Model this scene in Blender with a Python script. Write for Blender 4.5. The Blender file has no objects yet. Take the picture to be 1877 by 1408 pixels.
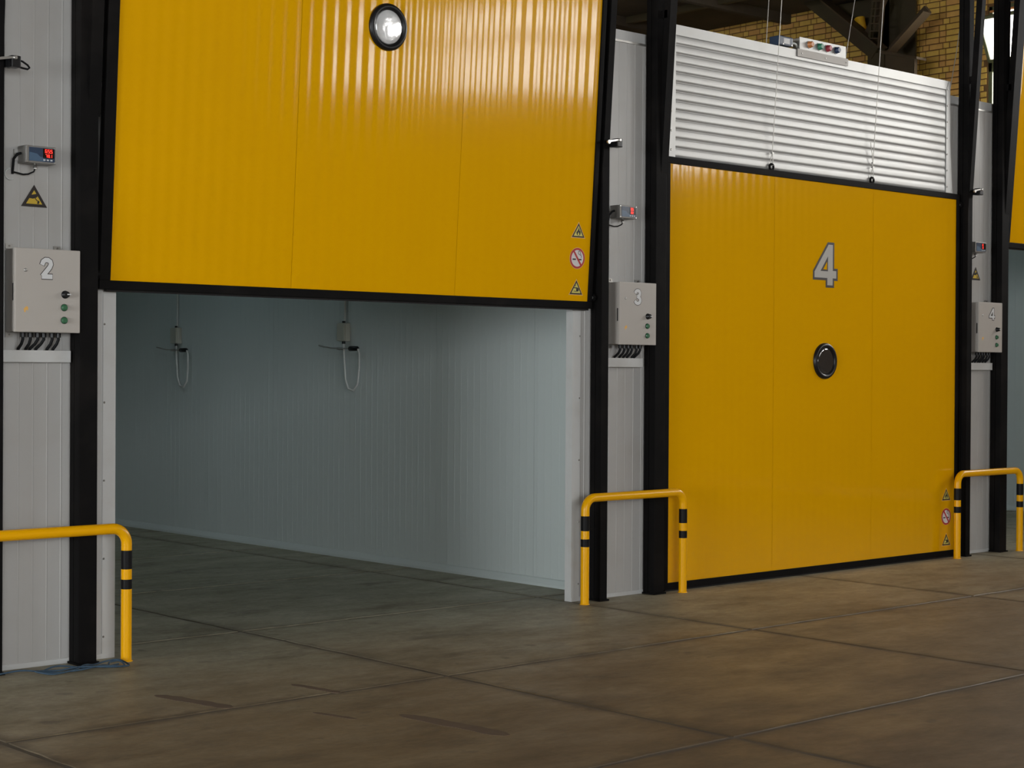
import bpy, bmesh, math, random
from mathutils import Vector, Matrix
random.seed(7)
S = bpy.context.scene
C = S.collection
R = math.radians

# ------------------------------------------------------------------ camera
CAM_F, YAW, PITCH, ROLL = 3105.33, 0.734132, -0.008073, 0.006022     # focal length in pixels of a 1877 px wide frame
CAM_POS = Vector((0.0, -8.4161, 1.6))
fwd = Vector((math.sin(YAW) * math.cos(PITCH), math.cos(YAW) * math.cos(PITCH), math.sin(PITCH)))
rgt0 = Vector((math.cos(YAW), -math.sin(YAW), 0.0))
up0 = rgt0.cross(fwd)
rgt = rgt0 * math.cos(ROLL) + up0 * math.sin(ROLL)
upv = up0 * math.cos(ROLL) - rgt0 * math.sin(ROLL)
cd = bpy.data.cameras.new('camera')
cd.sensor_width = 36.0
cd.lens = CAM_F / 1877 * 36.0
cd.clip_end = 200
cam = bpy.data.objects.new('camera', cd)
C.objects.link(cam)
m3 = Matrix((rgt, upv, -fwd)).transposed()
cam.matrix_world = Matrix.Translation(CAM_POS) @ m3.to_4x4()
S.camera = cam

# ------------------------------------------------------------------ world, daylight, exposure
S.view_settings.view_transform = 'Standard'
S.view_settings.look = 'None'
S.view_settings.gamma = 1.0
S.view_settings.use_curve_mapping = False
S.view_settings.exposure = 0.40
W = bpy.data.worlds.new('World')
S.world = W
W.use_nodes = True
W.node_tree.nodes['Background'].inputs[0].default_value = (0.93, 0.97, 1.0, 1)
W.node_tree.nodes['Background'].inputs[1].default_value = 3.0

END_X, BACK_Y, LEFT_X, FAR_Y, ROOF_Z = 18.7, -20.0, -12.0, 9.3, 6.58
WIN_Z0, WIN_Z1 = 4.55, 6.20
END_WINDOWS = [(1.0 - 3.6 * k, 3.42 - 3.6 * k) for k in range(0, 6)]     # y ranges in the brick end wall
BACK_Z0, BACK_Z1 = 1.2, 5.6
BACK_FILL_WINDOWS = [(-11.0 + 3.6 * k, -8.2 + 3.6 * k) for k in range(0, 5)]   # x ranges of unseen back wall windows, added for fill light
ADDED_LEFT_WINDOWS = [(1.0, 3.42), (4.6, 7.02)]                             # y ranges of unseen left wall windows, added to brighten the bricks
ADDED_GATE = (-8.5, -2.5, 4.2)         # unseen gate, added to light the open cold room: y from, y to, height
END_L, BACK_L, GATE_L, LEFT_L = 13.0, 5.0, 13.5, 22.0        # radiance of the daylight outside the two window rows and the added gate


def daylight(name, loc, rot, sx, sy, radiance, col):
    l = bpy.data.lights.new(name, 'AREA')
    l.shape = 'RECTANGLE'
    l.size, l.size_y = sx, sy
    l.energy = radiance * math.pi * sx * sy
    l.color = col
    o = bpy.data.objects.new(name, l)
    o.location = loc
    o.rotation_euler = rot
    C.objects.link(o)


for a, b in END_WINDOWS:
    daylight('window_daylight', (END_X + 0.42, (a + b) / 2, (WIN_Z0 + WIN_Z1) / 2), (0, R(90), 0), WIN_Z1 - WIN_Z0, b - a, END_L, (1.0, 0.97, 0.92))
for a, b in BACK_FILL_WINDOWS:  # fill light from the added back windows
    daylight('window_daylight', ((a + b) / 2, BACK_Y - 0.42, (BACK_Z0 + BACK_Z1) / 2), (R(90), 0, 0), b - a, BACK_Z1 - BACK_Z0, BACK_L, (0.95, 0.98, 1.0))


for a, b in ADDED_LEFT_WINDOWS:  # light for the end wall from the added left windows
    daylight('window_daylight', (LEFT_X - 0.42, (a + b) / 2, (WIN_Z0 + WIN_Z1) / 2), (0, R(-90), 0), WIN_Z1 - WIN_Z0, b - a, LEFT_L, (1.0, 0.97, 0.92))
daylight('added_gate_daylight', (LEFT_X - 0.42, (ADDED_GATE[0] + ADDED_GATE[1]) / 2, ADDED_GATE[2] / 2), (0, R(-90), 0), ADDED_GATE[2], ADDED_GATE[1] - ADDED_GATE[0], GATE_L, (0.93, 0.98, 1.0))
S.cycles.max_bounces = 5
S.cycles.diffuse_bounces = 3
S.cycles.glossy_bounces = 3


# ------------------------------------------------------------------ materials
def nt(name):
    m = bpy.data.materials.new(name)
    m.use_nodes = True
    return m, m.node_tree, m.node_tree.nodes['Principled BSDF']


def mat(name, col, rough=0.5, metal=0.0, var=0.08, scale=6.0, bump=0.0, bscale=60.0, emit=None, estr=0.0, coat=0.0, spec=0.5, dirt=None, dirt_amt=0.0, dscale=1.5):
    m, t, p = nt(name)
    N, L = t.nodes, t.links
    geo = N.new('ShaderNodeNewGeometry')
    n = N.new('ShaderNodeTexNoise'); n.inputs['Scale'].default_value = scale; n.inputs['Detail'].default_value = 3
    L.new(geo.outputs['Position'], n.inputs['Vector'])
    mx = N.new('ShaderNodeMix'); mx.data_type = 'RGBA'
    mx.inputs['A'].default_value = tuple(c * (1 - var) for c in col) + (1,)
    mx.inputs['B'].default_value = tuple(min(1, c * (1 + var)) for c in col) + (1,)
    L.new(n.outputs['Fac'], mx.inputs['Factor'])
    out = mx.outputs['Result']
    if dirt:
        n2 = N.new('ShaderNodeTexNoise'); n2.inputs['Scale'].default_value = dscale; n2.inputs['Detail'].default_value = 4
        L.new(geo.outputs['Position'], n2.inputs['Vector'])
        cr = N.new('ShaderNodeMapRange'); cr.inputs['From Min'].default_value = 0.5; cr.inputs['From Max'].default_value = 0.75
        cr.inputs['To Max'].default_value = dirt_amt
        L.new(n2.outputs['Fac'], cr.inputs['Value'])
        m2 = N.new('ShaderNodeMix'); m2.data_type = 'RGBA'
        L.new(cr.outputs['Result'], m2.inputs['Factor']); L.new(out, m2.inputs['A'])
        m2.inputs['B'].default_value = tuple(dirt) + (1,)
        out = m2.outputs['Result']
    L.new(out, p.inputs['Base Color'])
    p.inputs['Roughness'].default_value = rough
    p.inputs['Metallic'].default_value = metal
    p.inputs['Specular IOR Level'].default_value = spec
    p.inputs['Coat Weight'].default_value = coat
    if bump:
        b = N.new('ShaderNodeBump'); b.inputs['Strength'].default_value = bump; b.inputs['Distance'].default_value = 0.004
        n3 = N.new('ShaderNodeTexNoise'); n3.inputs['Scale'].default_value = bscale; n3.inputs['Detail'].default_value = 4
        L.new(geo.outputs['Position'], n3.inputs['Vector']); L.new(n3.outputs['Fac'], b.inputs['Height']); L.new(b.outputs['Normal'], p.inputs['Normal'])
    if emit:
        p.inputs['Emission Color'].default_value = tuple(emit) + (1,)
        p.inputs['Emission Strength'].default_value = estr
    return m


M = {}
M['yellow'] = mat('door_yellow_paint', (0.76, 0.375, 0.0005), 0.085, var=0.03, scale=2.0, bump=0.008, bscale=9, spec=0.27)
M['rail_yellow'] = mat('rail_yellow_paint', (0.84, 0.40, 0.001), 0.26, var=0.04, spec=0.28)
M['black'] = mat('black_steel_paint', (0.006, 0.0055, 0.0055), 0.6, var=0.2, scale=9, bump=0.08, dirt=(0.03, 0.025, 0.022), dirt_amt=0.25, dscale=4, spec=0.06)
M['band'] = mat('black_band_paint', (0.008, 0.0075, 0.008), 0.45, spec=0.12)
M['pier'] = mat('white_panel_paint', (0.47, 0.46, 0.445), 0.38, var=0.03, scale=1.5, dirt=(0.36, 0.33, 0.29), dirt_amt=0.35, dscale=2.2)
M['trimw'] = mat('white_trim_paint', (0.56, 0.56, 0.55), 0.35, var=0.04, scale=3, dirt=(0.4, 0.37, 0.33), dirt_amt=0.3, dscale=5)
M['chamber'] = mat('cold_room_panel', (0.62, 0.68, 0.67), 0.45, var=0.02, scale=1.0)
M['silver'] = mat('galvanised_sheet', (0.46, 0.46, 0.45), 0.40, metal=0.35, var=0.05, scale=4, dirt=(0.42, 0.40, 0.37), dirt_amt=0.35, dscale=3)
M['box'] = mat('control_box_enamel', (0.42, 0.385, 0.35), 0.45, var=0.03, scale=5)
M['grey_metal'] = mat('zinc_metal', (0.45, 0.44, 0.42), 0.4, metal=0.8, var=0.1)
M['chrome'] = mat('chrome', (0.48, 0.47, 0.45), 0.32, metal=0.9)
M['rubber'] = mat('black_rubber', (0.008, 0.008, 0.009), 0.35, var=0.1, spec=0.35)
M['cable'] = mat('black_cable', (0.008, 0.008, 0.009), 0.55, spec=0.15)
M['wcable'] = mat('white_cable', (0.62, 0.64, 0.62), 0.5)
M['cream'] = mat('cream_plastic', (0.50, 0.50, 0.43), 0.5)
M['green'] = mat('green_button', (0.03, 0.12, 0.055), 0.35)
M['digit'] = mat('silver_numeral', (0.60, 0.60, 0.60), 0.4, var=0.02)
M['digit4'] = mat('grey_numeral', (0.42, 0.40, 0.37), 0.4, var=0.03)
M['dark'] = mat('dark_print', (0.018, 0.012, 0.010), 0.5)
M['signy'] = mat('sign_yellow', (0.62, 0.42, 0.03), 0.45, var=0.05)
M['signp'] = mat('sign_pale_yellow', (0.62, 0.55, 0.12), 0.45, var=0.05)
M['signo'] = mat('sign_orange_edge', (0.75, 0.42, 0.10), 0.45)
M['signw'] = mat('sign_white', (0.66, 0.62, 0.62), 0.45)
M['signr'] = mat('sign_red', (0.42, 0.02, 0.025), 0.45)
M['navy'] = mat('blue_display_face', (0.025, 0.045, 0.085), 0.3)
M['blue2'] = mat('lighter_blue_face', (0.06, 0.11, 0.18), 0.35)
M['black_lcd'] = mat('display_window', (0.008, 0.004, 0.004), 0.2)
M['led'] = mat('red_led', (0.5, 0.01, 0.01), 0.4, emit=(1.0, 0.03, 0.02), estr=2.2)
M['tubelight'] = mat('added_lamp_diffuser', (0.8, 0.85, 0.9), 0.5, emit=(0.75, 0.93, 1.0), estr=9.0)  # glow of the lamps added inside the cold rooms
M['encl'] = mat('grey_enclosure', (0.21, 0.20, 0.185), 0.4, metal=0.2)
M['rope'] = mat('blue_rope', (0.035, 0.07, 0.11), 0.8, var=0.3, scale=80)
M['mortar'] = mat('brown_mortar', (0.16, 0.085, 0.03), 0.9, var=0.2, scale=20)
M['wallplain'] = mat('tan_wall', (0.36, 0.26, 0.12), 0.9, var=0.2, scale=3)
M['roof'] = mat('dark_roof_boards', (0.05, 0.035, 0.02), 0.9, var=0.4, scale=3)
M['truss'] = mat('olive_brown_steel', (0.045, 0.034, 0.013), 0.6, var=0.25, scale=4, dirt=(0.05, 0.022, 0.01), dirt_amt=0.5, dscale=3)
M['truss2'] = mat('rusty_steel', (0.065, 0.042, 0.02), 0.6, var=0.25, scale=5)
M['winframe'] = mat('olive_window_frame', (0.10, 0.11, 0.05), 0.5, var=0.15)
M['orange'] = mat('orange_timber', (0.50, 0.20, 0.06), 0.6)
M['wire'] = mat('steel_wire', (0.40, 0.38, 0.35), 0.4, metal=0.6)
M['bor'] = mat('orange_button', (0.55, 0.20, 0.06), 0.35)
M['bgr'] = mat('green_push_button', (0.04, 0.22, 0.13), 0.35)
M['bre'] = mat('red_button', (0.38, 0.04, 0.06), 0.35)
M['bbl'] = mat('dark_blue_button', (0.03, 0.05, 0.11), 0.3)
M['pipe'] = mat('pipe_yellow', (0.80, 0.45, 0.02), 0.35)
M['lens'] = mat('porthole_mirror_pane', (0.03, 0.03, 0.03), 0.08, metal=0.0, spec=0.9, coat=0.6)
M['lens_lit'] = mat('lit_porthole_pane', (0.82, 0.84, 0.86), 0.16, metal=0.35, var=0.25, scale=16, bump=0.5, bscale=18)  # bright reflection put into the pale colour of the raised door's pane
M['fixing'] = mat('screw_head', (0.30, 0.29, 0.27), 0.35, metal=0.9)
M['filler'] = mat('joint_filler', (0.11, 0.088, 0.062), 0.9, var=0.35, scale=9, dirt=(0.05, 0.038, 0.026), dirt_amt=0.9, dscale=2.5)
M['patch'] = mat('dark_repair_patch', (0.12, 0.080, 0.050), 0.8, var=0.25, scale=12)
brick_cols = [(0.62, 0.40, 0.085), (0.68, 0.45, 0.10), (0.55, 0.34, 0.075), (0.62, 0.36, 0.10), (0.58, 0.32, 0.095)]
for i, c in enumerate(brick_cols):
    M['brick%d' % i] = mat('yellow_brick_%d' % i, c, 0.85, var=0.15, scale=14, bump=0.3, bscale=70)

# thin glass
m, t, p = nt('window_glass')
N, L = t.nodes, t.links
tr = N.new('ShaderNodeBsdfTransparent'); gl = N.new('ShaderNodeBsdfGlossy'); gl.inputs['Roughness'].default_value = 0.05
mxs = N.new('ShaderNodeMixShader'); mxs.inputs[0].default_value = 0.06
L.new(tr.outputs[0], mxs.inputs[1]); L.new(gl.outputs[0], mxs.inputs[2]); L.new(mxs.outputs[0], N['Material Output'].inputs[0])
M['glass'] = m
m, t, p = nt('dusty_glass')
N, L = t.nodes, t.links
tr = N.new('ShaderNodeBsdfTransparent'); gl = N.new('ShaderNodeBsdfTranslucent'); gl.inputs['Color'].default_value = (0.85, 0.85, 0.82, 1)
nz = N.new('ShaderNodeTexNoise'); nz.inputs['Scale'].default_value = 7.0
mr = N.new('ShaderNodeMapRange'); mr.inputs['From Min'].default_value = 0.3; mr.inputs['From Max'].default_value = 0.7; mr.inputs['To Min'].default_value = 0.45; mr.inputs['To Max'].default_value = 0.8
mxs = N.new('ShaderNodeMixShader')
L.new(nz.outputs['Fac'], mr.inputs['Value']); L.new(mr.outputs['Result'], mxs.inputs[0])
L.new(tr.outputs[0], mxs.inputs[1]); L.new(gl.outputs[0], mxs.inputs[2]); L.new(mxs.outputs[0], N['Material Output'].inputs[0])
M['dusty'] = m

# concrete floor: brown traffic dirt in the hall, cleaner grey concrete in the cold rooms
m, t, p = nt('concrete_floor')
N, L = t.nodes, t.links
geo = N.new('ShaderNodeNewGeometry')


def noise(scale, detail=6, rough=0.6, vec=None):
    n = N.new('ShaderNodeTexNoise')
    n.inputs['Scale'].default_value = scale; n.inputs['Detail'].default_value = detail; n.inputs['Roughness'].default_value = rough
    L.new(vec or geo.outputs['Position'], n.inputs['Vector'])
    return n.outputs['Fac']


def mrange(v, a, b, c=0.0, d=1.0):
    n = N.new('ShaderNodeMapRange')
    n.inputs['From Min'].default_value = a; n.inputs['From Max'].default_value = b
    n.inputs['To Min'].default_value = c; n.inputs['To Max'].default_value = d
    L.new(v, n.inputs['Value'])
    return n.outputs['Result']


def mixc(f, a, b):
    n = N.new('ShaderNodeMix'); n.data_type = 'RGBA'
    L.new(f, n.inputs['Factor'])
    for k, v in (('A', a), ('B', b)):
        if isinstance(v, tuple): n.inputs[k].default_value = v + (1,)
        else: L.new(v, n.inputs[k])
    return n.outputs['Result']


def math2(op, a, b):
    n = N.new('ShaderNodeMath'); n.operation = op
    for i, v in enumerate((a, b)):
        if isinstance(v, (int, float)): n.inputs[i].default_value = v
        else: L.new(v, n.inputs[i])
    return n.outputs[0]


sx = N.new('ShaderNodeSeparateXYZ'); L.new(geo.outputs['Position'], sx.inputs[0])
mp = N.new('ShaderNodeMapping'); mp.inputs['Scale'].default_value = (0.8, 1.7, 1.0); mp.inputs['Rotation'].default_value = (0, 0, 0.55); L.new(geo.outputs['Position'], mp.inputs['Vector'])
big = noise(0.8, 4, 0.65)
streak = mrange(noise(1.5, 6, 0.72, mp.outputs['Vector']), 0.25, 0.75)
fine = noise(26, 4, 0.7)
yw = math2('ADD', sx.outputs['Y'], math2('MULTIPLY', math2('SUBTRACT', big, 0.5), 3.0))
hall = mrange(yw, 0.9, -2.0)
clean = mixc(streak, (0.30, 0.285, 0.195), (0.54, 0.52, 0.39))
hall_brown = mixc(streak, (0.180, 0.124, 0.062), (0.385, 0.290, 0.170))
hall_brown = mixc(mrange(yw, -1.6, -4.6), hall_brown, mixc(streak, (0.092, 0.056, 0.026), (0.205, 0.138, 0.074)))  # blends to a deeper brown towards the camera
base = mixc(hall, clean, hall_brown)
stain = mrange(noise(1.7, 5, 0.72, mp.outputs['Vector']), 0.54, 0.70)
base = mixc(math2('MULTIPLY', stain, 0.62), base, (0.105, 0.076, 0.045))
mott = mrange(noise(6.5, 5, 0.75), 0.35, 0.70)
base = mixc(math2('MULTIPLY', mott, 0.34), base, (0.115, 0.088, 0.054))
spot = mrange(noise(5.5, 4, 0.5), 0.66, 0.72)
base = mixc(math2('MULTIPLY', spot, 0.5), base, (0.09, 0.07, 0.05))
base = mixc(mrange(fine, 0.3, 0.8, 0.0, 0.28), base, (0.10, 0.085, 0.06))


def joint_dist(axis, o, d):
    f = math2('FRACT', math2('ADD', math2('DIVIDE', math2('SUBTRACT', sx.outputs[axis], o), d), 0.5), 0.0)
    return math2('MULTIPLY', math2('ABSOLUTE', math2('SUBTRACT', f, 0.5), 0.0), d)


jd = math2('MINIMUM', joint_dist('X', 8.15, 2.463), joint_dist('Y', 0.33, 1.955))
jd = math2('ADD', jd, math2('MULTIPLY', math2('SUBTRACT', noise(3.2, 6, 0.7), 0.5), 0.22))
base = mixc(math2('MULTIPLY', mrange(jd, 0.085, 0.0), mrange(hall, 0.0, 1.0, 0.35, 0.75)), base, (0.070, 0.051, 0.033))
L.new(base, p.inputs['Base Color'])
L.new(mrange(streak, 0.2, 0.8, 0.62, 0.45), p.inputs['Roughness'])
p.inputs['Specular IOR Level'].default_value = 0.35
bp = N.new('ShaderNodeBump'); bp.inputs['Strength'].default_value = 0.25; bp.inputs['Distance'].default_value = 0.004
L.new(math2('ADD', fine, math2('MULTIPLY', big, 1.5)), bp.inputs['Height']); L.new(bp.outputs['Normal'], p.inputs['Normal'])
M['floor'] = m


# ------------------------------------------------------------------ mesh helpers
class MB:
    def __init__(s):
        s.v, s.f, s.mi, s.sm, s.mats = [], [], [], [], []

    def mid(s, m):
        if m not in s.mats: s.mats.append(m)
        return s.mats.index(m)

    def add(s, vs, fs, m, smooth=False):
        o = len(s.v); k = s.mid(m)
        s.v += [tuple(v) for v in vs]
        for f in fs:
            s.f.append(tuple(i + o for i in f)); s.mi.append(k); s.sm.append(smooth)
        return s

    def box(s, a, b, m, bev=0.0):
        (x0, y0, z0), (x1, y1, z1) = a, b
        if bev <= 0:
            vs = [(x, y, z) for z in (z0, z1) for y in (y0, y1) for x in (x0, x1)]
            return s.add(vs, [(0, 2, 3, 1), (4, 5, 7, 6), (0, 1, 5, 4), (2, 6, 7, 3), (0, 4, 6, 2), (1, 3, 7, 5)], m)
        bm = bmesh.new()
        bmesh.ops.create_cube(bm, size=1.0, matrix=Matrix.Translation(((x0 + x1) / 2, (y0 + y1) / 2, (z0 + z1) / 2)) @ Matrix.Diagonal((abs(x1 - x0), abs(y1 - y0), abs(z1 - z0), 1)))
        bmesh.ops.bevel(bm, geom=bm.edges[:], offset=bev, segments=2, affect='EDGES', profile=0.7)
        bm.verts.index_update()
        s.add([v.co[:] for v in bm.verts], [[v.index for v in f.verts] for f in bm.faces], m)
        bm.free()
        return s

    def prism(s, pts, m, fn, t0, t1):
        """pts: 2D polygon (counter clockwise); fn(a, b, t) -> xyz"""
        n = len(pts)
        vs = [fn(a, b, t0) for a, b in pts] + [fn(a, b, t1) for a, b in pts]
        fs = [tuple(range(n))[::-1], tuple(range(n, 2 * n))] + [(i, (i + 1) % n, n + (i + 1) % n, n + i) for i in range(n)]
        return s.add(vs, fs, m)

    def tube(s, path, r, m, seg=10, closed=False, caps=True):
        P = [Vector(q) for q in path]
        n = len(P)
        vs, fs = [], []
        nrm = None
        for i in range(n):
            a = P[(i - 1) % n] if (closed or i > 0) else P[i]
            b = P[(i + 1) % n] if (closed or i < n - 1) else P[i]
            d = (b - a).normalized()
            if nrm is None:
                nrm = d.orthogonal().normalized()
            nrm = (nrm - d * nrm.dot(d)).normalized()
            bn = d.cross(nrm)
            rr = r[i] if isinstance(r, (list, tuple)) else r
            for k in range(seg):
                a_ = 2 * math.pi * k / seg
                vs.append(P[i] + (nrm * math.cos(a_) + bn * math.sin(a_)) * rr)
        for i in range(n if closed else n - 1):
            j = (i + 1) % n
            for k in range(seg):
                fs.append((i * seg + k, i * seg + (k + 1) % seg, j * seg + (k + 1) % seg, j * seg + k))
        s.add(vs, fs, m, True)
        if caps and not closed:
            s.add([v for v in vs[:seg]], [tuple(range(seg))[::-1]], m)
            s.add([v for v in vs[-seg:]], [tuple(range(seg))], m)
        return s

    def lathe(s, prof, m, org, axis='y', seg=32, smooth=True):
        """prof: (radius, height along axis) list; axis '-y' points to the viewer"""
        vs, fs = [], []
        ox, oy, oz = org
        for r, hgt in prof:
            for k in range(seg):
                a = 2 * math.pi * k / seg
                c, d = r * math.cos(a), r * math.sin(a)
                if axis == '-y': vs.append((ox + c, oy - hgt, oz + d))
                elif axis == '-x': vs.append((ox - hgt, oy + c, oz - d))
                elif axis == 'z': vs.append((ox + c, oy + d, oz + hgt))
        n = len(prof)
        for i in range(n - 1):
            for k in range(seg):
                fs.append((i * seg + k, i * seg + (k + 1) % seg, (i + 1) * seg + (k + 1) % seg, (i + 1) * seg + k))
        s.add(vs, fs, m, smooth)
        s.add(vs[-seg:], [tuple(range(seg))], m)
        s.add(vs[:seg], [tuple(range(seg))[::-1]], m)
        return s

    def mesh(s, name):
        me = bpy.data.meshes.new(name)
        me.from_pydata(s.v, [], s.f)
        for m in s.mats: me.materials.append(M[m])
        me.polygons.foreach_set('material_index', s.mi)
        me.polygons.foreach_set('use_smooth', s.sm)
        me.update()
        return me

    def build(s, name, parent=None, label=None, loc=None):
        o = bpy.data.objects.new(name, s.mesh(name))
        C.objects.link(o)
        if parent: o.parent = parent
        if label: o['label'] = label
        if loc: o.location = loc
        return o


def empty(name, loc, rot=(0, 0, 0)):
    o = bpy.data.objects.new(name, None)
    o.empty_display_size = 0.1
    o.location = loc
    o.rotation_euler = rot
    C.objects.link(o)
    return o


def tag(o, label, cat, group=None):
    o['label'] = label; o['category'] = cat
    if group: o['group'] = group
    return o


def struct(o, label, cat):
    o['kind'] = 'structure'
    return tag(o, label, cat)


def shared(name, me, parent, loc=(0, 0, 0), rot=None, label=None):
    o = bpy.data.objects.new(name, me)
    C.objects.link(o)
    o.parent = parent
    o.location = loc
    if rot: o.rotation_euler = rot
    if label: o['label'] = label
    return o


def ribbed(mb, x0, x1, z0, z1, m, y_front, thick, prof, horizontal=False, smooth=True):
    """Sheet with a rib profile; prof = list of (position along the sheet, offset towards the viewer)."""
    vs, fs = [], []
    for q, h in prof:
        for e in ((z0, z1) if not horizontal else (x0, x1)):
            vs.append((q, y_front - h, e) if not horizontal else (e, y_front - h, q))
    n = len(prof)
    for i in range(n - 1):
        fs.append((2 * i, 2 * i + 2, 2 * i + 3, 2 * i + 1) if not horizontal else (2 * i, 2 * i + 1, 2 * i + 3, 2 * i + 2))
    mb.add(vs, fs, m, smooth)
    mb.box((x0, y_front + 0.0015, z0), (x1, y_front + thick, z1), m)
    return mb


def sine_profile(a, b, pitch, amp, per=8):
    n = max(2, int(round((b - a) / pitch)) * per)
    return [(a + (b - a) * i / n, amp * (0.5 - 0.5 * math.cos(2 * math.pi * i / per))) for i in range(n + 1)]


def bead_profile(a, b, start, pitch, w, hgt):
    pts = [(a, 0.0)]
    q = start + math.ceil((a + w - start) / pitch) * pitch
    while q < b - w:
        pts += [(q - w, 0.0), (q - w * 0.4, hgt), (q + w * 0.4, hgt), (q + w, 0.0)]
        q += pitch
    pts.append((b, 0.0))
    return pts


DIGITS = {'2': [[(0.06, 0.74), (0.11, 0.88), (0.22, 0.96), (0.36, 0.96), (0.48, 0.88), (0.51, 0.74), (0.45, 0.58), (0.30, 0.38), (0.10, 0.12)], [(0.08, 0.07), (0.54, 0.07)]],
          '3': [[(0.06, 0.82), (0.14, 0.93), (0.28, 0.97), (0.42, 0.93), (0.49, 0.80), (0.46, 0.66), (0.36, 0.57), (0.27, 0.54)], [(0.27, 0.54), (0.41, 0.48), (0.50, 0.37), (0.51, 0.23), (0.43, 0.10), (0.29, 0.05), (0.14, 0.08), (0.05, 0.19)]]}


PIT = 4.5003                      # one cold room to the next


# ------------------------------------------------------------------ floor
JX0, DX = 8.15, 2.463             # expansion joints of the slab grid
JY0, DY = 0.33, 1.955
fl = MB().box((LEFT_X, BACK_Y, -0.2), (END_X, FAR_Y, -0.004), 'filler').build('floor')
struct(fl, 'worn concrete floor of slabs with filled joints', 'floor')
ix0, ix1 = -4, 4
iy0, iy1 = -5, 4


def jit(a, b, n, amp):
    return [a + (b - a) * i / n for i in range(n)], [random.uniform(-amp, amp) for _ in range(n)]


for i in range(ix0, ix1 + 1):
    for j in range(iy0, iy1 + 1):
        x0, x1 = JX0 + i * DX, min(JX0 + (i + 1) * DX, END_X)
        y0, y1 = JY0 + j * DY, JY0 + (j + 1) * DY
        g = 0.015
        ring = []
        n = 14
        for (ax, ay), (bx, by) in (((x0 + g, y0 + g), (x1 - g, y0 + g)), ((x1 - g, y0 + g), (x1 - g, y1 - g)), ((x1 - g, y1 - g), (x0 + g, y1 - g)), ((x0 + g, y1 - g), (x0 + g, y0 + g))):
            for k in range(n):
                f = k / n
                w = random.uniform(-0.006, 0.006) if k else 0
                dx_, dy_ = (bx - ax), (by - ay)
                l_ = math.hypot(dx_, dy_)
                ring.append((ax + dx_ * f - dy_ / l_ * (w), ay + dy_ * f + dx_ / l_ * (w)))
        mb = MB()
        nn = len(ring)
        cxm, cym = (x0 + x1) / 2, (y0 + y1) / 2
        top = [(a + (cxm - a) * 0.004, b + (cym - b) * 0.004, 0.0) for a, b in ring]
        mid = [(a, b, -0.003) for a, b in ring]
        bot = [(a, b, -0.04) for a, b in ring]
        fs = [tuple(range(nn))] + [(nn + k, nn + (k + 1) % nn, (k + 1) % nn, k) for k in range(nn)] + [(2 * nn + k, 2 * nn + (k + 1) % nn, nn + (k + 1) % nn, nn + k) for k in range(nn)]
        mb.add(top + mid + bot, fs, 'floor')
        mb.build('slab', fl)
# plain concrete apron for the rest of the hall
xl, xr = JX0 + ix0 * DX, END_X
yb, yt = JY0 + iy0 * DY, JY0 + (iy1 + 1) * DY
ap = MB().box((LEFT_X, BACK_Y, -0.1), (END_X, yb - 0.012, 0), 'floor')
ap.box((LEFT_X, yb, -0.1), (xl - 0.012, FAR_Y, 0), 'floor')
ap.build('slab_apron', fl)

# dark mortar patches along old cuts in the slabs
for pa, pb, wd in (((4.26, -1.11), (4.37, -1.61), 0.085), ((4.885, -2.25), (4.955, -2.91), 0.10), ((4.93, -1.30), (4.98, -1.64), 0.05), ((4.60, -1.95), (4.66, -2.20), 0.035)):
    a, b = Vector(pa), Vector(pb)
    d = (b - a).normalized(); nn = Vector((-d.y, d.x))
    n = 12
    left = [a + (b - a) * (i / n) + nn * (wd / 2 * (math.sin(math.pi * min(1, i / n * 4 + 0.15) / 2)) * (0.35 if i in (0, n) else random.uniform(0.75, 1.1))) for i in range(n + 1)]
    right = [a + (b - a) * (i / n) - nn * (wd / 2 * (0.35 if i in (0, n) else random.uniform(0.75, 1.1))) for i in range(n, -1, -1)]
    pts = [(q.x, q.y) for q in left + right][::-1]
    MB().prism(pts, 'patch', lambda x, y, t: (x, y, t), -0.003, 0.0012).build('repair_patch', fl)

# ------------------------------------------------------------------ roof and hall walls
rf = MB().box((LEFT_X - 0.3, BACK_Y - 0.3, ROOF_Z), (END_X + 0.3, FAR_Y + 0.3, ROOF_Z + 0.2), 'roof').build('ceiling')
struct(rf, 'dark boarded underside of the hall roof', 'ceiling')
for k in range(9):
    x = 17.2 - k * 2.6
    MB().box((x - 0.04, BACK_Y, ROOF_Z - 0.09), (x + 0.04, FAR_Y, ROOF_Z), 'truss').build('purlin', rf)
for y in (8.3, 6.6, 3.0, -1.0, -5.0):
    MB().box((LEFT_X, y - 0.05, ROOF_Z - 0.13), (END_X, y + 0.05, ROOF_Z - 0.0), 'roof').build('joist', rf)

# brick end wall
wr = MB()
prev = BACK_Y
T = 0.36
for a, b in sorted(END_WINDOWS):
    wr.box((END_X + 0.008, prev, 0), (END_X + T, a, ROOF_Z), 'mortar')
    wr.box((END_X + 0.008, a, 0), (END_X + T, b, WIN_Z0), 'mortar')
    wr.box((END_X + 0.008, a, WIN_Z1), (END_X + T, b, ROOF_Z), 'mortar')
    prev = b
wr.box((END_X + 0.008, prev, 0), (END_X + T, FAR_Y, ROOF_Z), 'mortar')
wr = wr.build('wall_right')
struct(wr, 'yellow brick end wall with brown mortar joints', 'wall')


def project(P):
    d = Vector(P) - CAM_POS
    z = d.dot(fwd)
    return 938.5 + CAM_F * d.dot(rgt) / z, 704 - CAM_F * d.dot(upv) / z


BH, BL, BHD = 0.0775, 0.205, 0.098          # course height, stretcher, header


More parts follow.
